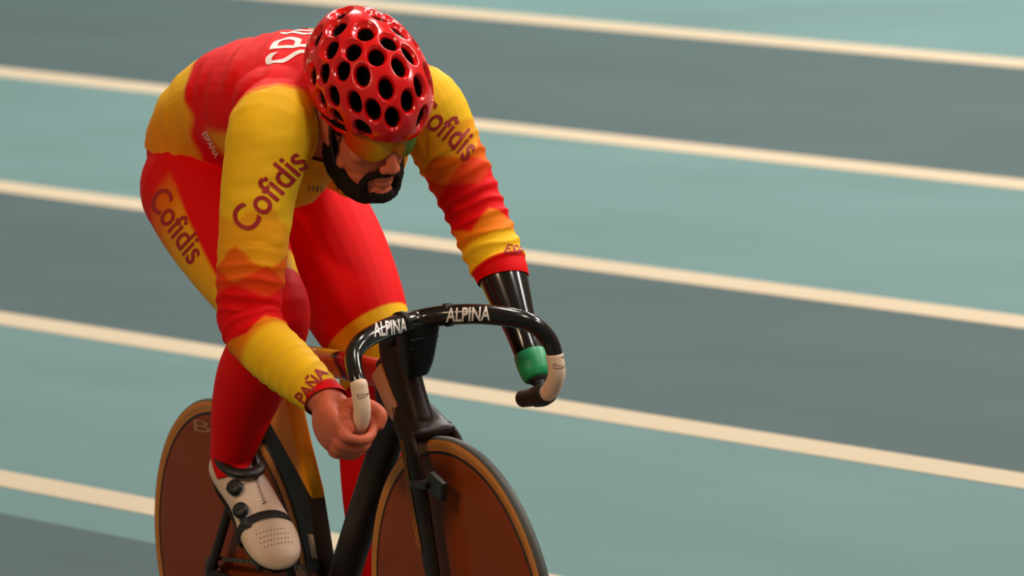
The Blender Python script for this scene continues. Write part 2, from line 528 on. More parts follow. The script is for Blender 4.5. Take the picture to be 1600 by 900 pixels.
# fork
b = bmesh.new()
sweep(b, [(0.815, 0, 0.712), (0.838, 0, 0.692), (0.868, 0, 0.676), (0.905, 0, 0.672)], [(0.030, 0.034), (0.044, 0.030), (0.050, 0.022), (0.046, 0.012)], n=32, round_caps=True, power=2.6)
fork = obj('fork_crown', b, M['carbon'], bike)
for s in (-1, 1):
    b = bmesh.new()
    sweep(b, [(0.876, s * 0.041, 0.672), (0.897, s * 0.046, 0.635), (0.925, s * 0.050, 0.55), (0.943, s * 0.051, 0.43), (0.955, s * 0.052, 0.325)],
          [(0.0100, 0.022), (0.0098, 0.032), (0.009, 0.030), (0.008, 0.026), (0.007, 0.018)], n=24, round_caps=True, power=2.3)
    bl = obj('fork_blade', b, M['carbon'], bike)
    for off in (0.0, 0.009):
        b = bmesh.new()
        sweep(b, [(0.873 + off, s * 0.0530, 0.664), (0.882 + off, s * 0.0555, 0.645), (0.893 + off, s * 0.0590, 0.60), (0.905 + off, s * 0.0602, 0.53), (0.917 + off, s * 0.0600, 0.46)], [(0.0012, 0.0012)] * 5, n=6)
        obj('gold_pinstripe', b, M['gold'], bl)
b = bmesh.new(); box(b, (1.0, -0.050, 0.588), (0.055, 0.014, 0.036), Matrix.Rotation(math.radians(20), 3, 'Y'), 0.004)
box(b, (0.945, -0.052, 0.588), (0.066, 0.024, 0.014), None, 0.003)
obj('timing_transponder', b, M['black'], bike)

# stem and handlebar
b = bmesh.new()
sweep(b, [(0.785, -0.004, 0.838), (0.825, -0.008, 0.856), (0.88, -0.012, 0.872), (0.925, -0.012, 0.880)], [(0.026, 0.026), (0.028, 0.024), (0.034, 0.018), (0.040, 0.012)], n=28, round_caps=True, power=3.2)
sweep(b, [(0.918, -0.012, 0.888), (0.905, -0.011, 0.86), (0.880, -0.007, 0.815), (0.862, -0.004, 0.786)], [(0.040, 0.024), (0.036, 0.028), (0.029, 0.030), (0.024, 0.022)], n=28, per=5, power=4.0)
stem = obj('stem', b, M['carbon_matte'], bike)
for k, z in enumerate((0.856, 0.838, 0.820)):
    b = bmesh.new(); box(b, (0.922 - k * 0.011, -0.010, z), (0.024, 0.058 - k * 0.004, 0.003), Matrix.Rotation(math.radians(30), 3, 'Y'), 0.001)
    obj('stem_groove', b, M['black'], stem)
barL = [(0.921, -0.012, 0.884), (0.960, 0.028, 0.889), (1.012, 0.078, 0.886), (1.045, 0.138, 0.868), (1.051, 0.174, 0.838), (1.055, 0.188, 0.803), (1.051, 0.190, 0.761), (1.018, 0.190, 0.728), (0.985, 0.190, 0.719), (0.945, 0.190, 0.712)]
barR = [(0.935, -0.060, 0.884), (0.955, -0.105, 0.881), (0.990, -0.165, 0.872), (1.010, -0.196, 0.853), (1.037, -0.210, 0.828), (1.055, -0.213, 0.800), (1.056, -0.213, 0.755), (1.030, -0.214, 0.722), (0.985, -0.214, 0.708), (0.925, -0.214, 0.700)]
rows = [Vector(p) for p in reversed(barR)] + [Vector(p) for p in barL]
b = bmesh.new()
sweep(b, rows, [0.0132] * 3 + [0.0135, 0.0142, 0.015, 0.016, 0.0172, 0.0185, 0.019] + [0.019, 0.019, 0.0185, 0.0172, 0.016, 0.015, 0.0142] + [0.0132] * 3, ref=(0, 0, 1), n=28, per=8)
handlebar = obj('handlebar', b, M['bar'], bike)
for pts in ((barR[4:], ), (barL[5:], )):
    P = pts[0]
    P = [Vector(p) for p in P]
    q = [P[0].lerp(P[1], 0.85)] + P[1:] if P is not None and P[0].y < 0 else [P[0].lerp(P[1], 0.08)] + P[1:-1]
    b = bmesh.new()
    sweep(b, q, [0.0160] * len(q), ref=(0, 0.2, 1), n=28, per=8)
    # shallow overlapping winds of the tape
    tp = obj('bar_tape', b, M['tape'], handlebar)
for y in (-0.055, 0.030):
    b = bmesh.new(); p0 = Vector((0.932, y, 0.885)) if y < 0 else Vector((0.957, y, 0.889))
    t = Vector((0.36, -0.93, 0)) if y < 0 else Vector((0.70, 0.71, 0.05))
    sweep(b, [p0 - t * 0.006, p0 + t * 0.006], [(0.0215, 0.0215)] * 2, ref=(0, 0, 1), n=24, per=1)
    obj('bar_clamp', b, M['carbon_matte'], handlebar)
b = bmesh.new()
sweep(b, [(1.004, 0.190, 0.722), (0.985, 0.190, 0.717), (0.962, 0.190, 0.713)], [0.0178] * 3, n=24, per=3)
obj('bar_end_collar', b, M['rubber'], handlebar)
b = bmesh.new()
sweep(b, [(0.972, 0.190, 0.716), (0.945, 0.188, 0.711), (0.914, 0.186, 0.707)], [0.0165, 0.017, 0.0165], n=24, per=3)
obj('bar_end_plug', b, M['rubber'], handlebar)

# saddle, seat post
b = bmesh.new()
sweep(b, [(0.262, 0, 0.80), (0.235, 0, 0.87), (0.225, 0, 0.905)], [(0.014, 0.035), (0.013, 0.033), (0.015, 0.03)], n=20, round_caps=True)
obj('seat_post', b, M['carbon'], bike)
b = bmesh.new()
sweep(b, [(0.09, 0, 0.932), (0.12, 0, 0.936), (0.18, 0, 0.930), (0.26, 0, 0.925), (0.34, 0, 0.922), (0.365, 0, 0.915)], [(0.055, 0.014), (0.068, 0.019), (0.052, 0.018), (0.028, 0.016), (0.020, 0.015), (0.012, 0.010)], n=28, round_caps=True)
obj('saddle', b, M['black'], bike)

# drivetrain
b = bmesh.new()
N = 50
outer = []
for k in range(N):
    for da, r in ((-0.30, 0.0985), (-0.12, 0.1045), (0.12, 0.1045), (0.30, 0.0985)):
        a = 2 * math.pi * (k + da) / N; outer.append((a, r))
rings = {}
for y in (-0.0455, -0.0485):
    rings[y, 'o'] = [b.verts.new(BB + Vector((r * math.cos(a), y, r * math.sin(a)))) for a, r in outer]
    rings[y, 'i'] = [b.verts.new(BB + Vector((0.078 * math.cos(a), y, 0.078 * math.sin(a)))) for a, r in outer]
L = len(outer); y0, y1 = -0.0455, -0.0485
for k in range(L):
    k2 = (k + 1) % L
    for A, B in ((rings[y0, 'o'], rings[y0, 'i']), (rings[y1, 'i'], rings[y1, 'o']), (rings[y1, 'o'], rings[y0, 'o']), (rings[y0, 'i'], rings[y1, 'i'])):
        b.faces.new((A[k], A[k2], B[k2], B[k]))
bmesh.ops.recalc_face_normals(b, faces=b.faces[:])
chainring = obj('chainring', b, M['brass'], bike, smooth=False)
b = bmesh.new()
for k in range(5):
    a = 2 * math.pi * k / 5 + 0.3
    sweep(b, [BB + Vector((0, -0.05, 0)), BB + Vector((0.085 * math.cos(a), -0.048, 0.085 * math.sin(a)))], [(0.005, 0.014), (0.003, 0.008)], n=12, per=1)
obj('spider', b, M['carbon_matte'], chainring)
PR = Vector((0.385, -0.125, 0.425)); PL = Vector((2 * BB.x - PR.x, 0.125, 2 * BB.z - PR.z))
for s, P in ((-1, PR), (1, PL)):
    b = bmesh.new()
    e = Vector((P.x, s * 0.075, P.z)); st = BB + Vector((0, s * 0.062, 0))
    sweep(b, [st, st.lerp(e, 0.5), e], [(0.008, 0.019), (0.007, 0.015), (0.007, 0.016)], n=20, round_caps=True)
    obj('crank_arm', b, M['carbon_matte'], bike)
    b = bmesh.new()
    d = Vector((math.cos(math.radians(38)), 0, -math.sin(math.radians(38)))) if s < 0 else Vector((math.cos(math.radians(40)), 0, -math.sin(math.radians(40))))
    rt = Matrix.Rotation(math.radians(38), 3, 'Y')
    box(b, P, (0.085, 0.05, 0.016), rt, 0.005)
    sweep(b, [Vector((P.x, s * 0.07, P.z)), Vector((P.x, s * 0.15, P.z))], [0.007, 0.007], ref=(1, 0, 0), n=14, per=1)
    pd = obj('pedal', b, M['black'], bike)
b = bmesh.new(); lathe(b, [(0.0, -0.052), (0.02, -0.052), (0.030, -0.0485), (0.032, -0.047), (0.030, -0.0455), (0.0, -0.045)], HR, (0, 1, 0), n=30)
obj('rear_sprocket', b, M['steel'], bike)
# chain: closed loop of plates
loop = []
ra, rb_ = 0.1035, 0.033
d = HR - BB; th = math.atan2(d.z, d.x); ph = math.acos((ra - rb_) / d.length)
path = []
for k in range(41):
    a = th + ph + (2 * math.pi - 2 * ph) * k / 40; path.append(BB + Vector((ra * math.cos(a), -0.047, ra * math.sin(a))))
for k in range(13):
    a = th - ph + 2 * ph * k / 12; path.append(HR + Vector((rb_ * math.cos(a), -0.047, rb_ * math.sin(a))))
path.append(path[0])
cum = [0]
for p, q in zip(path, path[1:]): cum.append(cum[-1] + (q - p).length)
b = bmesh.new(); nl = int(cum[-1] / 0.0127)
def at_len(s):
    for i in range(len(cum) - 1):
        if s <= cum[i + 1] or i == len(cum) - 2:
            return path[i].lerp(path[i + 1], (s - cum[i]) / (cum[i + 1] - cum[i]))
for k in range(nl):
    p = at_len(cum[-1] * k / nl); q = at_len(cum[-1] * ((k + 1) % nl) / nl if k + 1 < nl else 0)
    dd = q - p; an = math.atan2(-dd.z, dd.x); w = 0.0035 if k % 2 else 0.0048
    box(b, (p + q) / 2, (0.0165, w, 0.0075), Matrix.Rotation(an, 3, 'Y'))
tag(obj('chain', b, M['steel'], bike, smooth=False), kind='stuff')

# printed marks on the bicycle
hb = bvh_of(handlebar.data)
u, v, n = dirs(9)
decal('lettering', text_mesh('ALPINA', 0.03, shear=0.15, bold=0.0006), [hb], (0.958, -0.092 + 0.0, 0.884), u, v, n, M['white'], handlebar, width=0.062, height=0.026, lift=0.0008, sub=0.004)
u, v, n = dirs(2)
decal('lettering', text_mesh('ALPINA', 0.03, shear=0.15, bold=0.0006), [hb], (0.985, 0.055, 0.888), u, v, n, M['white'], handlebar, width=0.080, height=0.025, lift=0.0008, sub=0.004)
b = bmesh.new()
slab(b, [(0.737, 0.770), (0.776, 0.795), (0.812, 0.740), (0.846, 0.703), (0.808, 0.688), (0.790, 0.70)], -0.0310, -0.0245, 0.0008)
pn = obj('head_panel', b, M['tanpanel'], head_tube)

# ------------------------------------------------------------------ the rider
person = tag(empty('person', (0.35, 0, 1.0)), 'rider in red and yellow racing kit crouched over the handlebar of the track bicycle', 'person')

HEAD = Vector((0.770, 0.0, 1.243)); PITCH = math.radians(30)
hx = Vector((math.cos(PITCH), 0, -math.sin(PITCH))); hz = Vector((math.sin(PITCH), 0, math.cos(PITCH))); hy = Vector((0, 1, 0))
HM = Matrix((hx, hy, hz)).transposed()
def hp(x, y, z): return HEAD + HM @ Vector((x, y, z))

TORSO = [((0.110, 0, 1.085), (0.085, 0.055)), ((0.135, 0, 1.130), (0.145, 0.115)), ((0.20, 0, 1.185), (0.160, 0.138)), ((0.285, 0, 1.232), (0.156, 0.128)),
         ((0.40, 0, 1.254), (0.158, 0.124)), ((0.51, 0, 1.264), (0.170, 0.126)), ((0.61, 0, 1.258), (0.172, 0.114)), ((0.69, 0, 1.250), (0.148, 0.088)), ((0.755, 0, 1.250), (0.075, 0.062))]
ARM_R = [((0.655, -0.115, 1.262), 0.072), ((0.715, -0.172, 1.240), 0.074), ((0.742, -0.220, 1.145), 0.064), ((0.758, -0.258, 1.02), 0.057), ((0.765, -0.278, 0.920), 0.051),
         ((0.80, -0.275, 0.875), 0.049), ((0.86, -0.262, 0.836), 0.045), ((0.915, -0.248, 0.802), 0.038), ((0.950, -0.239, 0.779), 0.033), ((0.985, -0.231, 0.757), 0.030)]
ARM_L = [((0.655, 0.105, 1.262), 0.070), ((0.708, 0.148, 1.240), 0.070), ((0.732, 0.178, 1.155), 0.056), ((0.765, 0.198, 1.06), 0.048), ((0.802, 0.206, 0.985), 0.046),
         ((0.840, 0.207, 0.930), 0.043), ((0.850, 0.206, 0.912), 0.038)]
LEG_R = [((0.205, -0.085, 1.10), 0.110), ((0.285, -0.100, 1.060), 0.110), ((0.38, -0.112, 1.000), 0.100), ((0.47, -0.120, 0.935), 0.082), ((0.540, -0.122, 0.890), 0.066),
         ((0.508, -0.123, 0.835), 0.064), ((0.435, -0.125, 0.765), 0.065), ((0.378, -0.127, 0.700), 0.056), ((0.333, -0.129, 0.635), 0.043), ((0.312, -0.130, 0.598), 0.036), ((0.325, -0.130, 0.560), 0.032)]
LEG_L = [((0.20, 0.085, 1.10), 0.112), ((0.24, 0.100, 1.045), 0.112), ((0.325, 0.112, 0.945), 0.106), ((0.405, 0.118, 0.840), 0.090), ((0.445, 0.120, 0.765), 0.072),
         ((0.444, 0.120, 0.700), 0.064), ((0.408, 0.120, 0.590), 0.062), ((0.375, 0.122, 0.480), 0.053), ((0.350, 0.125, 0.370), 0.040), ((0.340, 0.126, 0.305), 0.036), ((0.355, 0.126, 0.265), 0.032)]

def grow(rad, g):
    return [tuple(q + g for q in r) if isinstance(r, tuple) else r + g for r in rad]

def limb(bm, L, g=0.0, ref=(0, 1, 0), n=28):
    sweep(bm, [p for p, r in L], grow([r for p, r in L], g), ref=ref, n=n, per=6, round_caps=True)

def torso_shape(bm, g=0.0):
    limb(bm, TORSO, g, n=40)
    for s in (-1, 1):
        ball(bm, (0.62, s * 0.10, 1.285), (0.09 + g, 0.080 + g, 0.062 + g))        # shoulder blades
        ball(bm, (0.555, s * 0.075, 1.165), (0.11 + g, 0.085 + g, 0.078 + g))         # chest
        ball(bm, (0.165, s * 0.085, 1.092), (0.10 + g, 0.092 + g, 0.105 + g))     # seat

# body: one continuous mesh, head to ankles
bm = bmesh.new()
torso_shape(bm)
limb(bm, ARM_R); limb(bm, ARM_L); limb(bm, LEG_R); limb(bm, LEG_L)
sweep(bm, [(0.64, 0, 1.262), (0.69, 0, 1.255), hp(-0.035, 0, -0.045), hp(-0.02, 0, 0.0)], [(0.075, 0.065), (0.066, 0.062), (0.060, 0.060), (0.06, 0.06)], n=28, round_caps=True)
# head
ball(bm, hp(-0.012, 0, 0.035), (0.099, 0.077, 0.090), HM)
ball(bm, hp(0.030, 0, -0.030), (0.060, 0.064, 0.080), HM)
ball(bm, hp(0.032, 0, -0.080), (0.058, 0.054, 0.036), HM)
ball(bm, hp(0.078, 0, -0.102), (0.022, 0.026, 0.019), HM)
for s in (-1, 1):
    ball(bm, hp(0.058, s * 0.044, -0.024), (0.026, 0.021, 0.021), HM)              # cheek
    ball(bm, hp(0.012, s * 0.058, -0.075), (0.024, 0.012, 0.024), HM)              # jaw corner
    ball(bm, hp(-0.012, s * 0.079, -0.012), (0.020, 0.007, 0.032), HM)             # ear
    ball(bm, hp(0.002, s * 0.077, -0.030), (0.010, 0.006, 0.012), HM)
    ball(bm, hp(0.105, s * 0.0125, -0.040), (0.010, 0.008, 0.0085), HM)            # nostril wing
sweep(bm, [hp(0.060, -0.052, 0.014), hp(0.082, -0.030, 0.020), hp(0.088, 0, 0.016), hp(0.082, 0.030, 0.020), hp(0.060, 0.052, 0.014)], [0.010, 0.012, 0.010, 0.012, 0.010], ref=hz, n=14, round_caps=True)
sweep(bm, [hp(0.080, 0, 0.012), hp(0.094, 0, -0.004), hp(0.108, 0, -0.024), hp(0.113, 0, -0.037)], [(0.010, 0.009), (0.009, 0.010), (0.011, 0.011), (0.0125, 0.010)], ref=hy, n=16, round_caps=True)
sweep(bm, [hp(0.082, -0.026, -0.070), hp(0.094, -0.010, -0.065), hp(0.096, 0, -0.066), hp(0.094, 0.010, -0.065), hp(0.082, 0.026, -0.070)], [0.003, 0.006, 0.0055, 0.006, 0.003], ref=hz, n=12, round_caps=True)
sweep(bm, [hp(0.080, -0.024, -0.072), hp(0.092, -0.010, -0.078), hp(0.094, 0, -0.079), hp(0.092, 0.010, -0.078), hp(0.080, 0.024, -0.072)], [0.003, 0.0065, 0.007, 0.0065, 0.003], ref=hz, n=12, round_caps=True)
# right hand closed round the end of the drop; axis of the grip runs back along the bar
G0 = Vector((1.014, -0.215, 0.720)); ga = Vector((0.84, 0, 0.54)).normalized(); gy = Vector((0, 1, 0)); gz = ga.cross(gy)
def gp(deg, r, a):
    t = math.radians(deg); return G0 + ga * a + gy * (math.cos(t) * r) + gz * (math.sin(t) * r)
sweep(bm, [(0.940, -0.241, 0.786), (0.968, -0.238, 0.770), gp(138, 0.052, -0.010), gp(168, 0.044, -0.002), gp(192, 0.042, 0.001), gp(208, 0.043, 0.001)],
      [(0.030, 0.028), (0.032, 0.027), (0.040, 0.023), (0.044, 0.019), (0.044, 0.015), (0.042, 0.011)], ref=ga, n=28, round_caps=True)
ball(bm, gp(105, 0.036, 0.008), (0.024, 0.018, 0.020))                               # ball of the thumb
FING = [(0.0350, 0.98, 0.0090), (0.0118, 1.08, 0.0092), (-0.0114, 1.01, 0.0088), (-0.0330, 0.90, 0.0078)]
ball(bm, gp(150, 0.024, 0.030), (0.019, 0.015, 0.018)); ball(bm, gp(195, 0.024, 0.028), (0.018, 0.013, 0.016))
ball(bm, gp(62, 0.024, 0.014), (0.017, 0.013, 0.014))
ball(bm, gp(130, 0.028, 0.016), (0.020, 0.014, 0.018))
for off, ln, r in FING:
    sweep(bm, [gp(188, 0.040, off * 0.85), gp(214, 0.0475 * ln, off), gp(240, 0.0425 * ln, off), gp(268, 0.0405 * ln, off), gp(298, 0.034, off), gp(334, 0.0275, off), gp(375, 0.0265, off * 0.98)],
          [r * 1.0, r * 1.28, r * 0.96, r * 1.14, r * 0.95, r * 0.95, r * 0.8], ref=ga, n=14, round_caps=True)
sweep(bm, [gp(120, 0.038, -0.004), gp(92, 0.037, 0.020), gp(60, 0.034, 0.036), gp(26, 0.036, 0.044), gp(-4, 0.040, 0.045), gp(-30, 0.039, 0.038)],
      [0.0155, 0.0150, 0.0130, 0.0118, 0.0125, 0.0092], ref=ga, n=16, round_caps=True)
body_me = remesh(bm, 0.0023, 2)
body = link('body', body_me, M['skin'], person)

# beard, moustache and side hair
bm = bmesh.new()
for s in (-1, 1):
    sweep(bm, [hp(-0.012, s * 0.070, 0.02), hp(-0.004, s * 0.070, -0.03), hp(0.008, s * 0.066, -0.072), hp(0.036, s * 0.050, -0.098), hp(0.066, s * 0.028, -0.112), hp(0.084, 0, -0.112)],
          [(0.010, 0.010), (0.012, 0.011), (0.016, 0.017), (0.020, 0.021), (0.020, 0.018), (0.020, 0.014)], n=18, round_caps=True)
    sweep(bm, [hp(0.100, 0, -0.0545), hp(0.094, s * 0.016, -0.057), hp(0.082, s * 0.031, -0.070), hp(0.077, s * 0.034, -0.090), hp(0.072, s * 0.028, -0.108)],
          [(0.0060, 0.0065), (0.0072, 0.0070), (0.0072, 0.0078), (0.0085, 0.010), (0.012, 0.012)], n=14, round_caps=True)
ball(bm, hp(0.086, 0, -0.108), (0.017, 0.026, 0.018), HM)
ball(bm, hp(0.046, 0, -0.110), (0.040, 0.040, 0.018), HM)
be = remesh(bm, 0.0022, 3)
co = mesh_co(be); no = mesh_no(be)
set_co(be, co + no * (noise3(co, 260, 5) * 0.0012 + noise3(co, 110, 6) * 0.0010)[:, None])
link('beard', be, M['beard'], person)
bm = bmesh.new()
ball(bm, hp(-0.022, 0, 0.046), (0.106, 0.090, 0.098), HM, 48, 30)
bmesh.ops.bisect_plane(bm, geom=bm.verts[:] + bm.edges[:] + bm.faces[:], plane_co=hp(0.012, 0, -0.02), plane_no=HM @ Vector((-1.0, 0, 0.85)), clear_inner=True)
link_me = bpy.data.meshes.new('hair'); bm.to_mesh(link_me); bm.free()
link('hair', link_me, M['beard'], person)
for s in (-1, 1):
    bm = bmesh.new(); ball(bm, hp(0.070, s * 0.032, 0.0), 0.0125, None, 20, 12)
    obj('eye', bm, M['eye'], person)

RED, DRED, YEL, ORA, DOR = [np.array(srgb(*c)[:3]) for c in ((234, 4, 10), (206, 14, 20), (252, 194, 30), (242, 126, 12), (234, 62, 10))]
def mix(a, b, t): return a * (1 - t[:, None]) + b * t[:, None]
def nml(L): return [p for p, r in L]

# tights
bm = bmesh.new()
limb(bm, LEG_R, 0.004); limb(bm, LEG_L, 0.004)
limb(bm, TORSO[:5], 0.004, n=40)
for s in (-1, 1): ball(bm, (0.165, s * 0.085, 1.092), (0.104, 0.096, 0.109))
ti = remesh(bm, 0.0034, 8)
for foot, n_ in (((0.324, -0.130, 0.566), (-0.3, 0, 1)), ((0.352, 0.126, 0.280), (-0.3, 0, 1))):
    clip_local(ti, foot, n_, foot, 0.09)
co = mesh_co(ti)
tR, dR, fR = along(co, nml(LEG_R)); tL, dL, fL = along(co, nml(LEG_L))
isR = dR < dL
rgb = np.tile(RED, (len(co), 1))
# right outer thigh panel, orange fading to yellow towards the knee
rel = co - fR
ang = np.degrees(np.arctan2(rel[:, 0] * 0.45 + rel[:, 2] * 0.9, -rel[:, 1]))      # 0 = straight out, + = up and forward
pan = np.where(isR, sstep(0.5, 0.9, tR) * sstep(3.9, 3.8, tR) * sstep(-56, -50, ang) * sstep(3, -3, ang - 40 + 10 * (tR - 1)), 0)
w = np.clip((tR - 0.6) / 1.6, 0, 1)
TT = lambda c: np.tile(c, (len(co), 1))
pc = mix(mix(TT(DOR), TT(ORA), np.clip(w * 2, 0, 1)), TT(YEL), np.clip(w * 1.2 - 0.45, 0, 0.6))
rgb = mix(rgb, pc, pan)
# yellow bands above both knees
for side, Lg, s0, wid, tilt in ((isR, LEG_R, -0.090, 0.060, 0.2), (~isR, LEG_L, -0.046, 0.084, 0.12)):
    kn = np.array(Lg[4][0]); axk = kn - np.array(Lg[1][0]); axk /= np.linalg.norm(axk)
    k = (co - kn) @ axk + tilt * (co[:, 1] - kn[1])
    band = np.where(side & (tR < 4.0 if Lg is LEG_R else tL < 4.9), sstep(s0 - 0.002, s0 + 0.002, k) * sstep(s0 + wid + 0.002, s0 + wid - 0.002, k), 0)
    rgb = mix(rgb, TT(YEL), band)
paint(ti, rgb)
tights = link('tights', ti, M['kit'], person)

# long-sleeved jersey
bm = bmesh.new()
torso_shape(bm, 0.008)
limb(bm, ARM_R, 0.0065); limb(bm, ARM_L, 0.0065)
sweep(bm, [(0.64, 0, 1.265), (0.715, 0, 1.265), (0.745, 0, 1.268)], [(0.090, 0.075), (0.076, 0.070), (0.070, 0.066)], n=28, round_caps=True)
je = remesh(bm, 0.0032, 7)
clip(je, [((0.135, 0, 1.12), (0.90, 0, 0.62))])
clip_where(je, (0.118, 0, 1.185), (0.16, 0, 1), lambda c: c.x < 0.43)
clip_where(je, (0.712, 0, 1.27), (-1, 0, 0.05), lambda c: abs(c.y) < 0.088 and c.x > 0.66)
WR = Vector((0.966, -0.236, 0.770)); WRn = Vector((-0.75, 0.22, 0.62))
clip_local(je, WR, WRn, WR, 0.075)
WL = Vector((0.846, 0.209, 0.920)); WLn = Vector((-0.42, 0.14, 0.89))
clip_local(je, WL, WLn, WL, 0.085)
co = mesh_co(je); no = mesh_no(je)
aR, dR, fR = along(co, nml(ARM_R)); aL, dL, fL = along(co, nml(ARM_L))
rR = np.interp(aR, range(len(ARM_R)), [r for p, r in ARM_R]); rL = np.interp(aL, range(len(ARM_L)), [r for p, r in ARM_L])
onR = (co[:, 1] < -0.12) & (dR < rR + 0.030) & (aR > 0.9); onL = (co[:, 1] > 0.12) & (dL < rL + 0.030) & (aL > 0.9)
# folds: rings pushed up along the sleeves, a few along the back
wob = noise3(co, 14, 1)
fold = np.zeros(len(co))
pR = np.interp(aR, range(10), np.cumsum([0] + [float((Vector(ARM_R[i + 1][0]) - Vector(ARM_R[i][0])).length) for i in range(9)]))
pL = np.interp(aL, range(7), np.cumsum([0] + [float((Vector(ARM_L[i + 1][0]) - Vector(ARM_L[i][0])).length) for i in range(6)]))
fR_ = np.sin(pR * 2 * math.pi / 0.026 + wob * 3.2) * 0.5 + 0.5
fL_ = np.sin(pL * 2 * math.pi / 0.030 + wob * 3.0) * 0.5 + 0.5
fold += np.where(onR, (fR_ ** 2) * 0.0032 * (sstep(2.6, 3.4, aR) * (1 - sstep(4.6, 5.2, aR)) + 0.75 * sstep(5.2, 5.8, aR) * (1 - sstep(7.5, 7.8, aR))), 0)
fold += np.where(onL, (fL_ ** 2) * 0.0042 * sstep(1.4, 2.2, aL) * (1 - sstep(4.75, 4.95, aL)), 0)
tor = ~(onR | onL)
fold += np.where(tor, noise3(np.stack([x_ := co[:, 0] - co[:, 1], (co[:, 0] + co[:, 1]) * 3.2, co[:, 2]], 1), 12, 2) * 0.0034, 0)
fold += np.where(onR & (aR < 2.8), noise3(co * np.array([1.0, 1.0, 2.2]), 22, 4) * 0.0018, 0)
set_co(je, co + no * fold[:, None])
# colours of the cloth
n1 = noise3(co, 9, 8)
rgb = np.tile(RED, (len(co), 1)).copy()
x, y, z = co.T
# waist: yellow lower back running to orange at the flanks
wst = sstep(0.012, -0.012, x - 0.160 - 1.2 * np.abs(y) - 0.03 * n1 - 0.02 * noise3(co * np.array([0.5, 3, 2]), 14, 17))
T1 = lambda c: np.tile(c, (len(co), 1))
low = mix(T1(YEL), T1(ORA), sstep(0.10, 0.20, -y + 0.6 * (1.26 - z)) * 0.8)
rgb = mix(rgb, low, np.where(tor, wst, 0))
# yoke: yellow round shoulders and chest, red of the back ending along a line across the shoulders
xb = np.interp(np.abs(y), [0, 0.08, 0.13, 0.19, 0.235, 0.30], [0.735, 0.724, 0.722, 0.698, 0.655, 0.60])
def back_red(c, upto=1.0):
    over = sstep(1.180, 1.200, z)
    c2 = mix(c, T1(ORA), over * sstep(0.022, 0.012, x - xb + 0.012 * n1))
    return mix(c2, T1(RED), over * sstep(0.006, -0.004, x - xb))
rgb = mix(rgb, T1(YEL), np.where(tor, sstep(0.60, 0.63, x + 0.25 * (1.22 - z)), 0))
rgb = np.where(tor[:, None] & (x > 0.45)[:, None], back_red(rgb), rgb)
und = np.where(tor, sstep(1.245, 1.215, z) * sstep(0.40, 0.46, x), 0)
rgb = mix(rgb, np.tile(ORA * 0.6 + YEL * 0.4, (len(co), 1)), und)
for on, a, fo, red0, red1, yel1, end in ((onR, aR, fR, 3.28, 4.75, 5.15, 7.98), (onL, aL, fL, 2.40, 3.55, 3.95, 4.72)):
    c = T1(YEL).copy()
    rl = co - fo
    an = np.degrees(np.arctan2(rl[:, 1], rl[:, 0])) / 55.0
    tri = np.abs((an % 2) - 1) - 0.5
    k = a + 0.34 * tri
    c = mix(c, T1(ORA * 0.5 + YEL * 0.5), sstep(red0 - 0.80, red0 - 0.72, k + 0.2 * np.abs(((an + 0.7) % 2) - 1)))
    c = mix(c, T1(DOR * 0.5 + ORA * 0.5), sstep(red0 - 0.30, red0 - 0.22, a - 0.3 * tri))
    c = mix(c, T1(DOR), sstep(red0 - 0.05, red0 + 0.02, k))
    c = mix(c, T1(RED), sstep(red0 + 0.22, red0 + 0.32, a - 0.2 * tri))
    c = mix(c, T1(ORA), sstep(red1 - 0.05, red1 + 0.07, k))
    c = mix(c, T1(YEL), sstep(yel1 - 0.1, yel1 + 0.2, a))
    c = mix(c, T1(RED), sstep(end - 0.05, end + 0.05, a))
    c = np.where((a < 2.2)[:, None], back_red(c), c)
    rgb[on] = c[on]
paint(je, rgb)
jersey = link('jersey', je, M['kit'], person)

# ------------------------------------------------------------------ helmet
HEL = Vector((0.772, 0.0, 1.271)); HP_ = math.radians(34)
HELM = Matrix((Vector((math.cos(HP_), 0, -math.sin(HP_))), hy, Vector((math.sin(HP_), 0, math.cos(HP_))))).transposed()
def hh(x, y, z): return HEL + HELM @ Vector((x, y, z))
helmet = tag(empty('cycling_helmet', hh(0, 0, 0.03)), 'glossy red cycling helmet full of black oval vents on the rider', 'helmet')
HC = Vector((-0.010, 0, 0.050)); HRAD = Vector((0.148, 0.107, 0.112))
SEEN = [(-0.359, -0.487, 0.796), (-0.026, -0.228, 0.973), (-0.287, 0.214, 0.934), (0.004, 0.417, 0.909), (0.233, 0.053, 0.971), (-0.143, -0.76, 0.634), (0.137, -0.553, 0.821),
        (0.373, -0.27, 0.888), (0.411, 0.326, 0.851), (0.178, 0.716, 0.675), (0.571, 0.04, 0.82), (-0.197, -0.98, 0.04), (0.01, -0.948, 0.317), (0.243, -0.784, 0.571), (0.482, -0.57, 0.665),
        (0.747, -0.282, 0.603), (0.763, 0.33, 0.555), (0.538, 0.647, 0.541), (0.134, -0.982, -0.133), (0.33, -0.933, 0.145), (0.619, -0.734, 0.278), (0.815, -0.51, 0.276), (0.895, 0.054, 0.443),
        (0.953, -0.221, 0.207), (0.934, 0.339, 0.118), (0.458, -0.866, -0.2), (0.784, -0.609, -0.118)]
BACK = [(-0.60, -0.22, 0.75), (-0.62, 0.30, 0.70), (-0.50, -0.72, 0.45), (-0.50, 0.72, 0.45), (-0.80, 0.05, 0.52), (-0.82, -0.42, 0.35), (-0.82, 0.45, 0.30), (-0.55, -0.83, 0.05), (-0.55, 0.83, 0.05),
        (-0.97, 0.0, 0.20), (-0.90, -0.38, -0.05), (-0.90, 0.38, -0.05), (-0.20, 0.62, 0.75), (-0.30, 0.93, 0.20)]
HOLES = [h + ((0.0215, 0.0146) if h[0] > 0.4 and h[2] > -0.05 else (0.0200, 0.0165)) for h in SEEN]
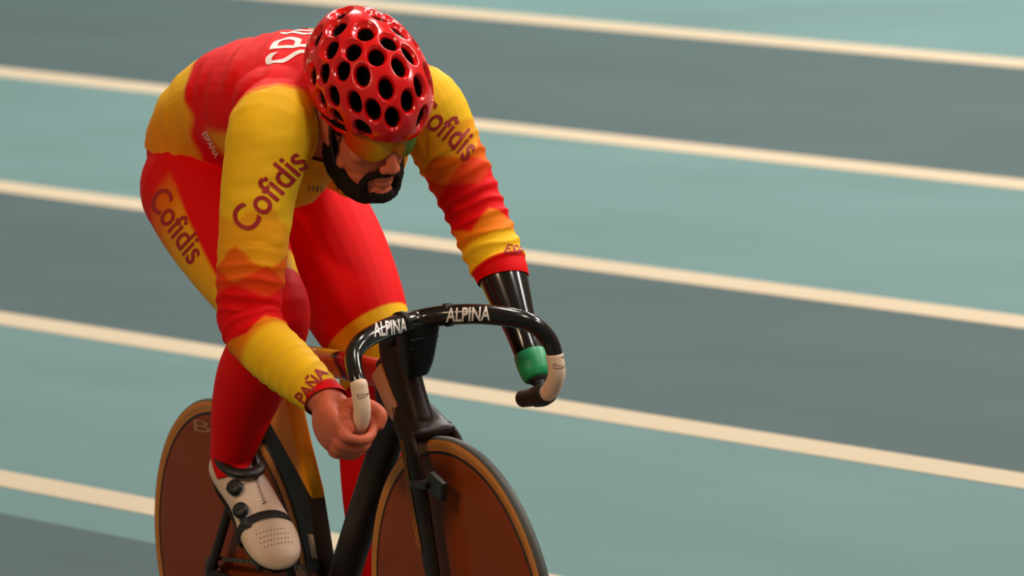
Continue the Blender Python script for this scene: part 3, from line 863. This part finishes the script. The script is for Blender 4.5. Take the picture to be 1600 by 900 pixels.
for h in [(x, -y, z) for x, y, z in SEEN] + BACK:          # the far side mirrors the near one
    if min((Vector(h) - Vector(k[:3])).length for k in HOLES) > 0.27:
        HOLES.append(h + (0.0200, 0.0160))
NU, NV = 640, 230
us = np.linspace(0, 2 * np.pi, NU, endpoint=False)
def brim(u):
    f = np.cos(u)          # +1 front, -1 back
    return -0.030 + 0.004 * f - 0.026 * np.exp(-((np.abs(np.abs(u - np.pi) - np.pi * 0.42)) / 0.5) ** 2)
zb = brim(us)
U, Tt = np.meshgrid(us, np.linspace(0, 1, NV), indexing='ij')
ph_end = np.arccos(np.clip(zb / HRAD.z, -1, 1))
PH = np.maximum(Tt, 0.004) * ph_end[:, None]
D = np.stack([np.sin(PH) * np.cos(U), np.sin(PH) * np.sin(U), np.cos(PH)], -1)
S = D * np.array(HRAD)
Nn = D / np.array(HRAD); Nn /= np.linalg.norm(Nn, axis=-1, keepdims=True)
S = S + Nn * (0.004 * np.cos(U * 2) * np.sin(PH))[..., None]
dmin = np.full(S.shape[:2], 9.0)
for (dx, dy, dz, r1, r2) in HOLES:
    dv = np.array((dx, dy, dz)); dv = dv / np.linalg.norm(dv)
    c = dv * np.array(HRAD); nn = dv / np.array(HRAD); nn /= np.linalg.norm(nn)
    e2 = np.cross(nn, (1, 0, -0.9)); e2 /= np.linalg.norm(e2); e1 = np.cross(e2, nn)
    q = S - c
    dd = np.sqrt(((q @ e1) / r1) ** 2 + ((q @ e2) / r2) ** 2 + np.where(np.abs(q @ nn) > 0.02, 9, 0))
    dmin = np.minimum(dmin, dd)
depth = -0.030 * (1 - sstep(0.66, 1.0, dmin)) + (0.005 + 0.004 * sstep(0.15, -0.25, D[..., 0]) * sstep(0.2, 0.6, D[..., 2])) * sstep(0.97, 1.17 + 0.3 * sstep(0.3, -0.2, D[..., 0]), dmin)
S2 = S + Nn * depth[..., None]
lipn = np.array([-0.003, -0.008, -0.013, -0.012]); lipz = np.array([-0.004, -0.004, 0.006, 0.016])
edge = S[:, -1][:, None, :] + Nn[:, -1][:, None, :] * lipn[None, :, None]; edge[..., 2] += lipz
allp = np.concatenate([S2, edge], 1) + np.array(HC)
NT = NV + 4
W = allp.reshape(-1, 3) @ np.array(HELM).T + np.array(HEL)
I, J = np.meshgrid(np.arange(NU), np.arange(NT - 1), indexing='ij')
I2 = (I + 1) % NU
quads = np.stack([I * NT + J, I * NT + J + 1, I2 * NT + J + 1, I2 * NT + J], -1).reshape(-1, 4)
dall = np.concatenate([dmin, np.full((NU, 4), 9.0)], 1)
dq = (dall[I, J] + dall[I, J + 1] + dall[I2, J + 1] + dall[I2, J]).ravel() / 4
mi = ((dq < 0.93) | (J.ravel() >= NV + 1)).astype(int)
hme = bpy.data.meshes.new('shell')
hme.from_pydata(W.tolist(), [], quads.tolist() + [[i * NT for i in range(NU)]])
hme.polygons.foreach_set('material_index', mi.tolist() + [0])
bm = bmesh.new(); bm.from_mesh(hme); bmesh.ops.recalc_face_normals(bm, faces=bm.faces[:]); bm.to_mesh(hme); bm.free()
link('shell', hme, [M['helmet'], M['foam']], helmet)
bm = bmesh.new()
for s in (-1, 1):
    sweep(bm, [hp(0.02, s * 0.088, 0.012), hp(0.014, s * 0.078, -0.03), hp(0.024, s * 0.060, -0.095), hp(0.026, s * 0.030, -0.121), hp(0.026, 0, -0.126)], [(0.0015, 0.007)] * 5, ref=hy, n=10, round_caps=True)
    sweep(bm, [hp(-0.055, s * 0.085, 0.0), hp(-0.02, s * 0.083, -0.03), hp(0.014, s * 0.072, -0.06)], [(0.0015, 0.006)] * 3, ref=hy, n=10, round_caps=True)
obj('chin_strap', bm, M['black'], helmet)

lg = [[(0, 0), (0.5, 1.6), (1.0, 0.2), (1.5, 1.8), (2.1, 0.1)], [(2.4, 0.1), (2.7, 1.5)]]
u, v, n = dirs(20)
decal('maker_mark', ribbon(lg, 0.28), [bvh_of(hme)], (0.757, -0.10, 1.366), u, v, n, M['white'], helmet, width=0.010, height=0.009, lift=0.0008, sub=0.004)

# ------------------------------------------------------------------ sunglasses
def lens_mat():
    m = bpy.data.materials.new('painted_mirror_lens'); m.use_nodes = True
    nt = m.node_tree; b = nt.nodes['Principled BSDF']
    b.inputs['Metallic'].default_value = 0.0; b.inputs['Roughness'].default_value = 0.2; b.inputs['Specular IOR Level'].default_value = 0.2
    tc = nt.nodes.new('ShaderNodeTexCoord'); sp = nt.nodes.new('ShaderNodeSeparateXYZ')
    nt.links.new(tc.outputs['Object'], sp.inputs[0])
    rp = nt.nodes.new('ShaderNodeValToRGB')  # varied reflection, orange to green, painted into the lens colour
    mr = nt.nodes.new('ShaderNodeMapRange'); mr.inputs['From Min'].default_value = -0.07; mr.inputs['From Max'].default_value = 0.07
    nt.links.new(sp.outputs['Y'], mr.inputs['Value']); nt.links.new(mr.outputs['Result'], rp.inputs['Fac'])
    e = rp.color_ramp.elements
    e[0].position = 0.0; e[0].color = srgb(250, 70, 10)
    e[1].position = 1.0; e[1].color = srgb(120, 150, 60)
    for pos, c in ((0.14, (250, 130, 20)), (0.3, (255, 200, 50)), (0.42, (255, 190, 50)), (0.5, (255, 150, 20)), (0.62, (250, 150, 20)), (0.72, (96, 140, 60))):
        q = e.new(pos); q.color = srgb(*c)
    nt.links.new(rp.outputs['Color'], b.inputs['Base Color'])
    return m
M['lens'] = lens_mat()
glasses = tag(empty('sunglasses', hp(0.09, 0, 0)), 'orange mirrored wraparound sunglasses worn under the red helmet', 'sunglasses')
bm = bmesh.new()
NA, NZ = 60, 14
rows_ = []
for i in range(NA + 1):
    t = -1 + 2 * i / NA; a = t * math.radians(66)
    top = 0.034 - 0.006 * t * t
    bot = -0.019 + 0.022 * math.exp(-(t / 0.17) ** 2) + 0.030 * max(0, abs(t) - 0.55) ** 1.3 * 2.0 - 0.004 * math.exp(-((abs(t) - 0.42) / 0.2) ** 2)
    bot = min(bot, top - 0.012)
    col_ = []
    for k in range(NZ + 1):
        z_ = bot + (top - bot) * k / NZ
        bulge = 1.0 - 0.9 * (z_ / 0.12) ** 2
        col_.append(bm.verts.new(hp((0.106 * math.cos(a) ** 0.8) * bulge + 0.004, 0.083 * math.sin(a) * bulge, z_)))
    rows_.append(col_)
for i in range(NA):
    for k in range(NZ):
        bm.faces.new((rows_[i][k], rows_[i + 1][k], rows_[i + 1][k + 1], rows_[i][k + 1]))
toprow = [r[-1].co.copy() for r in rows_]; ends = (rows_[0], rows_[-1])
r0 = bmesh.ops.solidify(bm, geom=bm.faces[:], thickness=0.0018)
endpts = [rows_[0][NZ // 2 + 2].co.copy(), rows_[-1][NZ // 2 + 2].co.copy()]
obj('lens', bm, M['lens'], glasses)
bm = bmesh.new(); sweep(bm, toprow[::4], [(0.0022, 0.0028)] * len(toprow[::4]), ref=hz, n=10, round_caps=True)
obj('brow_bar', bm, M['helmet'], glasses)
for s, ep in zip((-1, 1), endpts):
    bm = bmesh.new(); sweep(bm, [ep, hp(0.02, s * 0.081, 0.010), hp(-0.02, s * 0.083, 0.008), hp(-0.035, s * 0.080, -0.006)], [(0.0018, 0.0045), (0.0016, 0.004), (0.0015, 0.003), (0.0015, 0.003)], ref=hy, n=10, round_caps=True)
    obj('temple', bm, M['helmet'], glasses)

# ------------------------------------------------------------------ shoes
def shoe(P, alpha, s, label):
    al = math.radians(alpha)
    T = Vector((math.cos(al), 0, -math.sin(al))); Uv = Vector((math.sin(al), 0, math.cos(al))); Y = Vector((0, -s, 0))   # Y points to the inner side
    O = P + Uv * 0.016 - T * 0.200
    q = lambda a, w, h: O + T * a + Y * w + Uv * h
    root = tag(empty('cycling_shoe', q(0.19, 0, 0)), label, 'shoe', 'white cycling shoes')
    secs = [(-0.004, 0.016, 0.020, 0.060), (0.004, 0.027, 0.010, 0.074), (0.022, 0.034, 0.006, 0.082), (0.05, 0.037, 0.005, 0.086), (0.082, 0.038, 0.006, 0.088), (0.112, 0.039, 0.008, 0.084),
            (0.145, 0.042, 0.008, 0.071), (0.18, 0.047, 0.006, 0.059), (0.215, 0.049, 0.005, 0.050), (0.245, 0.044, 0.006, 0.043), (0.268, 0.033, 0.009, 0.036), (0.281, 0.018, 0.014, 0.028), (0.285, 0.006, 0.018, 0.023)]
    # upper: open at the ankle
    bm = bmesh.new(); n = 32; rings = []
    dense = catmull(secs, 4)
    for a, w, h0, h1 in dense:
        ring = []
        hm = (h0 + h1) / 2; hh = (h1 - h0) / 2
        for k in range(n):
            t = 2 * math.pi * k / n
            cx_ = math.copysign(abs(math.cos(t)) ** 0.8, math.cos(t)); sx_ = math.sin(t)
            ww = 1.14 * w * (1 - 0.28 * max(0, sx_) ** 1.5)
            shift = 0.006 * math.sin(max(0, a) / 0.285 * math.pi)      # toe box swings inward
            ring.append(bm.verts.new(q(a, cx_ * ww + shift, hm + (math.copysign(abs(sx_) ** 0.75, sx_)) * hh)))
        rings.append(ring)
    for i in range(len(rings) - 1):
        for k in range(n):
            bm.faces.new((rings[i][k], rings[i][(k + 1) % n], rings[i + 1][(k + 1) % n], rings[i + 1][k]))
    bm.faces.new(list(reversed(rings[0]))); bm.faces.new(rings[-1])
    bmesh.ops.recalc_face_normals(bm, faces=bm.faces[:])
    me = bpy.data.meshes.new('upper'); bm.to_mesh(me); bm.free()
    bvs = bvh_of(me)
    up = link('upper', me, M['shoe'], root)
    # collar of the ankle opening
    bm = bmesh.new()
    cpts = []
    for k in range(15):
        t = 2 * math.pi * k / 12 + 2.2
        cpts.append(q(0.052 + 0.052 * math.cos(t), 0.035 * math.sin(t), 0.088 + 0.006 * math.cos(2 * t) + 0.004 * math.cos(t)))
    sweep(bm, cpts, [(0.008, 0.012)] * 15, ref=Uv, n=12, per=4, caps=False)
    ball(bm, q(0.052, 0, 0.080), (0.04, 0.028, 0.012), Matrix((T, Y, Uv)).transposed())
    obj('collar', bm, M['black'], root)
    # sole
    bm = bmesh.new()
    sweep(bm, [q(a, 0.003, 0.004) for a in (0.006, 0.05, 0.10, 0.15, 0.20, 0.24, 0.272)], [(0.024, 0.006), (0.033, 0.007), (0.032, 0.007), (0.038, 0.007), (0.046, 0.007), (0.041, 0.007), (0.020, 0.006)], ref=Y, n=24, round_caps=True, power=2.6)
    obj('sole', bm, M['carbon'], root)
    # dials on the outer side
    for a, hgt, w in ((0.112, 0.073, -0.032), (0.158, 0.058, -0.038)):
        c = q(a, w, hgt); d = (Uv * 0.75 - Y * 0.66).normalized()
        bm = bmesh.new(); lathe(bm, [(0, -0.004), (0.0155, -0.004), (0.0155, 0.004), (0.0135, 0.008), (0.006, 0.009), (0, 0.0085)], c + d * 0.003, d, n=28)
        dl = obj('dial', bm, M['black'], root)
        bm = bmesh.new(); lathe(bm, [(0, 0.0085), (0.004, 0.0088), (0.004, 0.0105), (0, 0.011)], c + d * 0.003, d, n=16)
        obj('dial_cap', bm, M['rubber'], dl)
    bm = bmesh.new(); box(bm, q(0.096, -0.036, 0.060), (0.012, 0.006, 0.016), Matrix((T, Y, Uv)).transposed(), 0.002)
    obj('cable_guide', bm, M['black'], root)
    # strap round shoe and pedal
    bm = bmesh.new()
    pts = []
    for k in range(27):
        t = 2 * math.pi * k / 24 + 4.0
        pts.append(q(0.186 - 0.006 * math.sin(t), 0.056 * math.copysign(abs(math.cos(t)) ** 0.8, math.cos(t)) * (1 - 0.25 * max(0, math.sin(t)) ** 1.5) + 0.004, 0.026 + 0.037 * math.copysign(abs(math.sin(t)) ** 0.75, math.sin(t))))
    sweep(bm, pts, [(0.0085, 0.0016)] * 27, ref=T, n=10, per=2, caps=False)
    obj('pedal_strap', bm, M['rubber'], root)
    bm = bmesh.new(); box(bm, q(0.183, -0.040, 0.052), (0.022, 0.016, 0.008), Matrix((T, Y, Uv)).transposed(), 0.002)
    obj('strap_buckle', bm, M['black'], root)
    # punched air holes over the toes
    bm = bmesh.new()
    for i in range(4):
        for j in range(-4, 5):
            p = q(0.212 + i * 0.010, j * 0.0072 + (i % 2) * 0.0036, 0.2)
            h = bvs.ray_cast(p, -Uv)
            if h[0] is None: continue
            lathe(bm, [(0, 0.0004), (0.0013, 0.0003), (0.0013, -0.001)], h[0], h[1], n=8)
    tag(obj('air_holes', bm, M['kitdark'], root), kind='stuff')
    # dark script running down the instep
    zig = [[(-5, 1.6), (-4.4, -1.2), (-3.9, 0.8), (-3.4, -0.8), (-2.8, 0.9), (-2.3, -0.8), (-1.7, 0.9), (-1.2, -0.8), (-0.5, 0.9), (0.0, -0.8), (0.6, 0.9), (1.2, -0.8), (1.8, 0.9), (2.3, -0.8), (2.9, 0.9), (3.5, -0.8), (4.2, 1.6), (4.8, -1.4)]]
    decal('script_print', ribbon(zig, 0.6), [bvs], q(0.132, 0.010, 0.08), T, -Y * s * -1 if s > 0 else Y, Uv, M['kitdark'], root, width=0.054, height=0.011, lift=0.0006, sub=0.01)
    return root
shoe(PR, 38, -1, 'white cycling shoe with two black dials on the raised pedal')
shoe(PL, 25, 1, 'white cycling shoe on the lowered pedal behind the front wheel')

# ------------------------------------------------------------------ prosthetic arm
pros = tag(empty('prosthetic_arm', (0.985, 0.190, 0.72)), 'black carbon prosthetic forearm with green cup clamped to the handlebar', 'prosthesis')
bm = bmesh.new()
sweep(bm, [(0.834, 0.2075, 0.938), (0.846, 0.207, 0.921), (0.872, 0.205, 0.880), (0.900, 0.203, 0.835), (0.920, 0.202, 0.802), (0.936, 0.201, 0.778)], [0.0445, 0.0445, 0.0385, 0.031, 0.0285, 0.028], n=40, per=8, round_caps=False)
obj('socket', bm, M['bar'], pros)
bm = bmesh.new()
sweep(bm, [(0.838, 0.2075, 0.934), (0.843, 0.2072, 0.926)], [0.0462, 0.0458], n=40, per=2, caps=False)
obj('liner_edge', bm, M['tanpanel'], pros)
ax = Vector((0.936 - 0.900, -0.002, 0.778 - 0.835)).normalized()
bm = bmesh.new()
lathe(bm, [(0.0, -0.004), (0.0285, -0.004), (0.0300, -0.002), (0.0305, 0.020), (0.0290, 0.036), (0.0255, 0.047), (0.020, 0.050), (0.0, 0.046)], Vector((0.930, 0.2012, 0.786)), ax, n=48)
obj('green_cup', bm, M['green'], pros)
bm = bmesh.new()
c0 = Vector((0.930, 0.2012, 0.786)) + ax * 0.046
lathe(bm, [(0.0, -0.004), (0.018, -0.004), (0.019, 0.004), (0.014, 0.011), (0.0, 0.012)], c0, ax, n=32)
sweep(bm, [c0, c0.lerp(Vector((0.985, 0.192, 0.718)), 0.5), Vector((0.985, 0.191, 0.718))], [0.013, 0.011, 0.016], ref=(1, 0, 0), n=20)
obj('wrist_joint', bm, M['rubber'], pros)
bm = bmesh.new()
sweep(bm, [(1.008, 0.190, 0.7235), (0.985, 0.190, 0.7175), (0.960, 0.190, 0.7125)], [0.0192, 0.0210, 0.0192], n=28, per=3)
obj('bar_clamp', bm, M['rubber'], pros)

# ------------------------------------------------------------------ lettering on the kit
jb = bvh_of(jersey.data); tb = bvh_of(tights.data)
u, v, n = dirs(50)
decal('lettering', text_mesh('Cofidis', 0.1, bold=0.0012), [jb], (0.823, -0.24, 1.151), u, v, n, M['kitred'], jersey, width=0.172, height=0.052)
u, v, n = dirs(-38)
decal('lettering', text_mesh('Cofidis', 0.1, bold=0.0012), [jb], (0.760, 0.166, 1.206), u, v, n, M['kitred'], jersey, width=0.135, height=0.050, bend=-1.6)
u, v, n = dirs(-57)
decal('lettering', text_mesh('Cofidis', 0.1, shear=-0.25, bold=0.0012), [tb], (0.334, -0.20, 1.051), u, v, n, M['kitred'], tights, width=0.150, height=0.046)
u, v, n = dirs(52)
decal('cuff_lettering', text_mesh('PAÑA', 0.03, bold=0.0008), [jb], (0.940, -0.255, 0.804), u, v, n, M['kitred'], jersey, width=0.072, height=0.028)
u, v, n = dirs(-8)
decal('cuff_lettering', text_mesh('ESP', 0.03, shear=0.3, bold=0.0005), [jb], (0.834, 0.240, 0.970), u, v, n, M['kitred'], jersey, width=0.038, height=0.018)
decal('back_lettering', text_mesh('SPA', 0.1, bold=0.0), [jb], (0.583, -0.025, 1.37), (-0.7, 0.71, 0), (-0.71, -0.7, 0), (0.0, -0.25, 1), M['white'], jersey, width=0.18, height=0.105)
decal('back_lettering', text_mesh('ÑA', 0.1, bold=0.003), [jb], (0.500, 0.085, 1.37), (-0.7, 0.71, 0), (-0.71, -0.7, 0), (0.0, 0.25, 1), mat('yellow_print', srgb(238, 190, 46), 0.6, var=0.03), jersey, width=0.12, height=0.125)
u, v, n = dirs(-62)
decal('side_lettering', text_mesh('ESPAÑA', 0.03), [jb], (0.433, -0.16, 1.205), u, v, n, M['white'], jersey, width=0.05, height=0.012)
u, v, n = dirs(-2)
hatch = [[(k * 0.8 + 0.3 * (k % 3), 0), (k * 0.8 + 0.25 + 0.3 * (k % 3), 1.6)] for k in range(11)]
tag(decal('chest_print', ribbon(hatch, 0.3), [jb], (0.577, -0.010, 1.104), u, v, n, M['kitdark'], jersey, width=0.056, height=0.010), kind='stuff')
b = bvh_of(rear_wheel.data)
decal('wheel_logo', text_mesh('B', 0.04), [b], (-0.052, -0.012, 0.612), (1, 0, 0), (0, 0, 1), (0, -1, 0), mat('pale_brown_print', srgb(170, 110, 80), 0.4, var=0.03), rear_wheel, width=0.075, height=0.022)
b = bvh_of(pn.data)
decal('panel_logo', text_mesh('B', 0.04), [b], (0.818, -0.028, 0.710), (0.9, 0, -0.4), (0.4, 0, 0.9), (0, -1, 0), M['kitdark'], pn, width=0.018, height=0.009, lift=0.0005)

# small dark scripts on the bar tape
sw = [[(0, 0), (0.4, 1.2), (0.7, 0), (1.0, 0.9), (1.4, 0), (1.8, 0.9), (2.2, 0.1), (2.8, 0.8), (3.4, 0.0), (4.0, 1.0)], [(0, -0.5), (1.5, -0.6), (3.0, -0.2), (4.2, 0.6), (4.4, 1.3)]]
tapes = [o for o in handlebar.children if o.name.startswith('bar_tape')]
for tp, c0, deg in zip(tapes, ((1.072, -0.215, 0.787), (1.055, 0.195, 0.775)), (10, -12)):
    u, v, n = dirs(deg)
    decal('tape_script', ribbon(sw, 0.22), [bvh_of(tp.data)], c0, u, v, n, M['kitdark'], tp, width=0.024, height=0.011, lift=0.0006, sub=0.004)
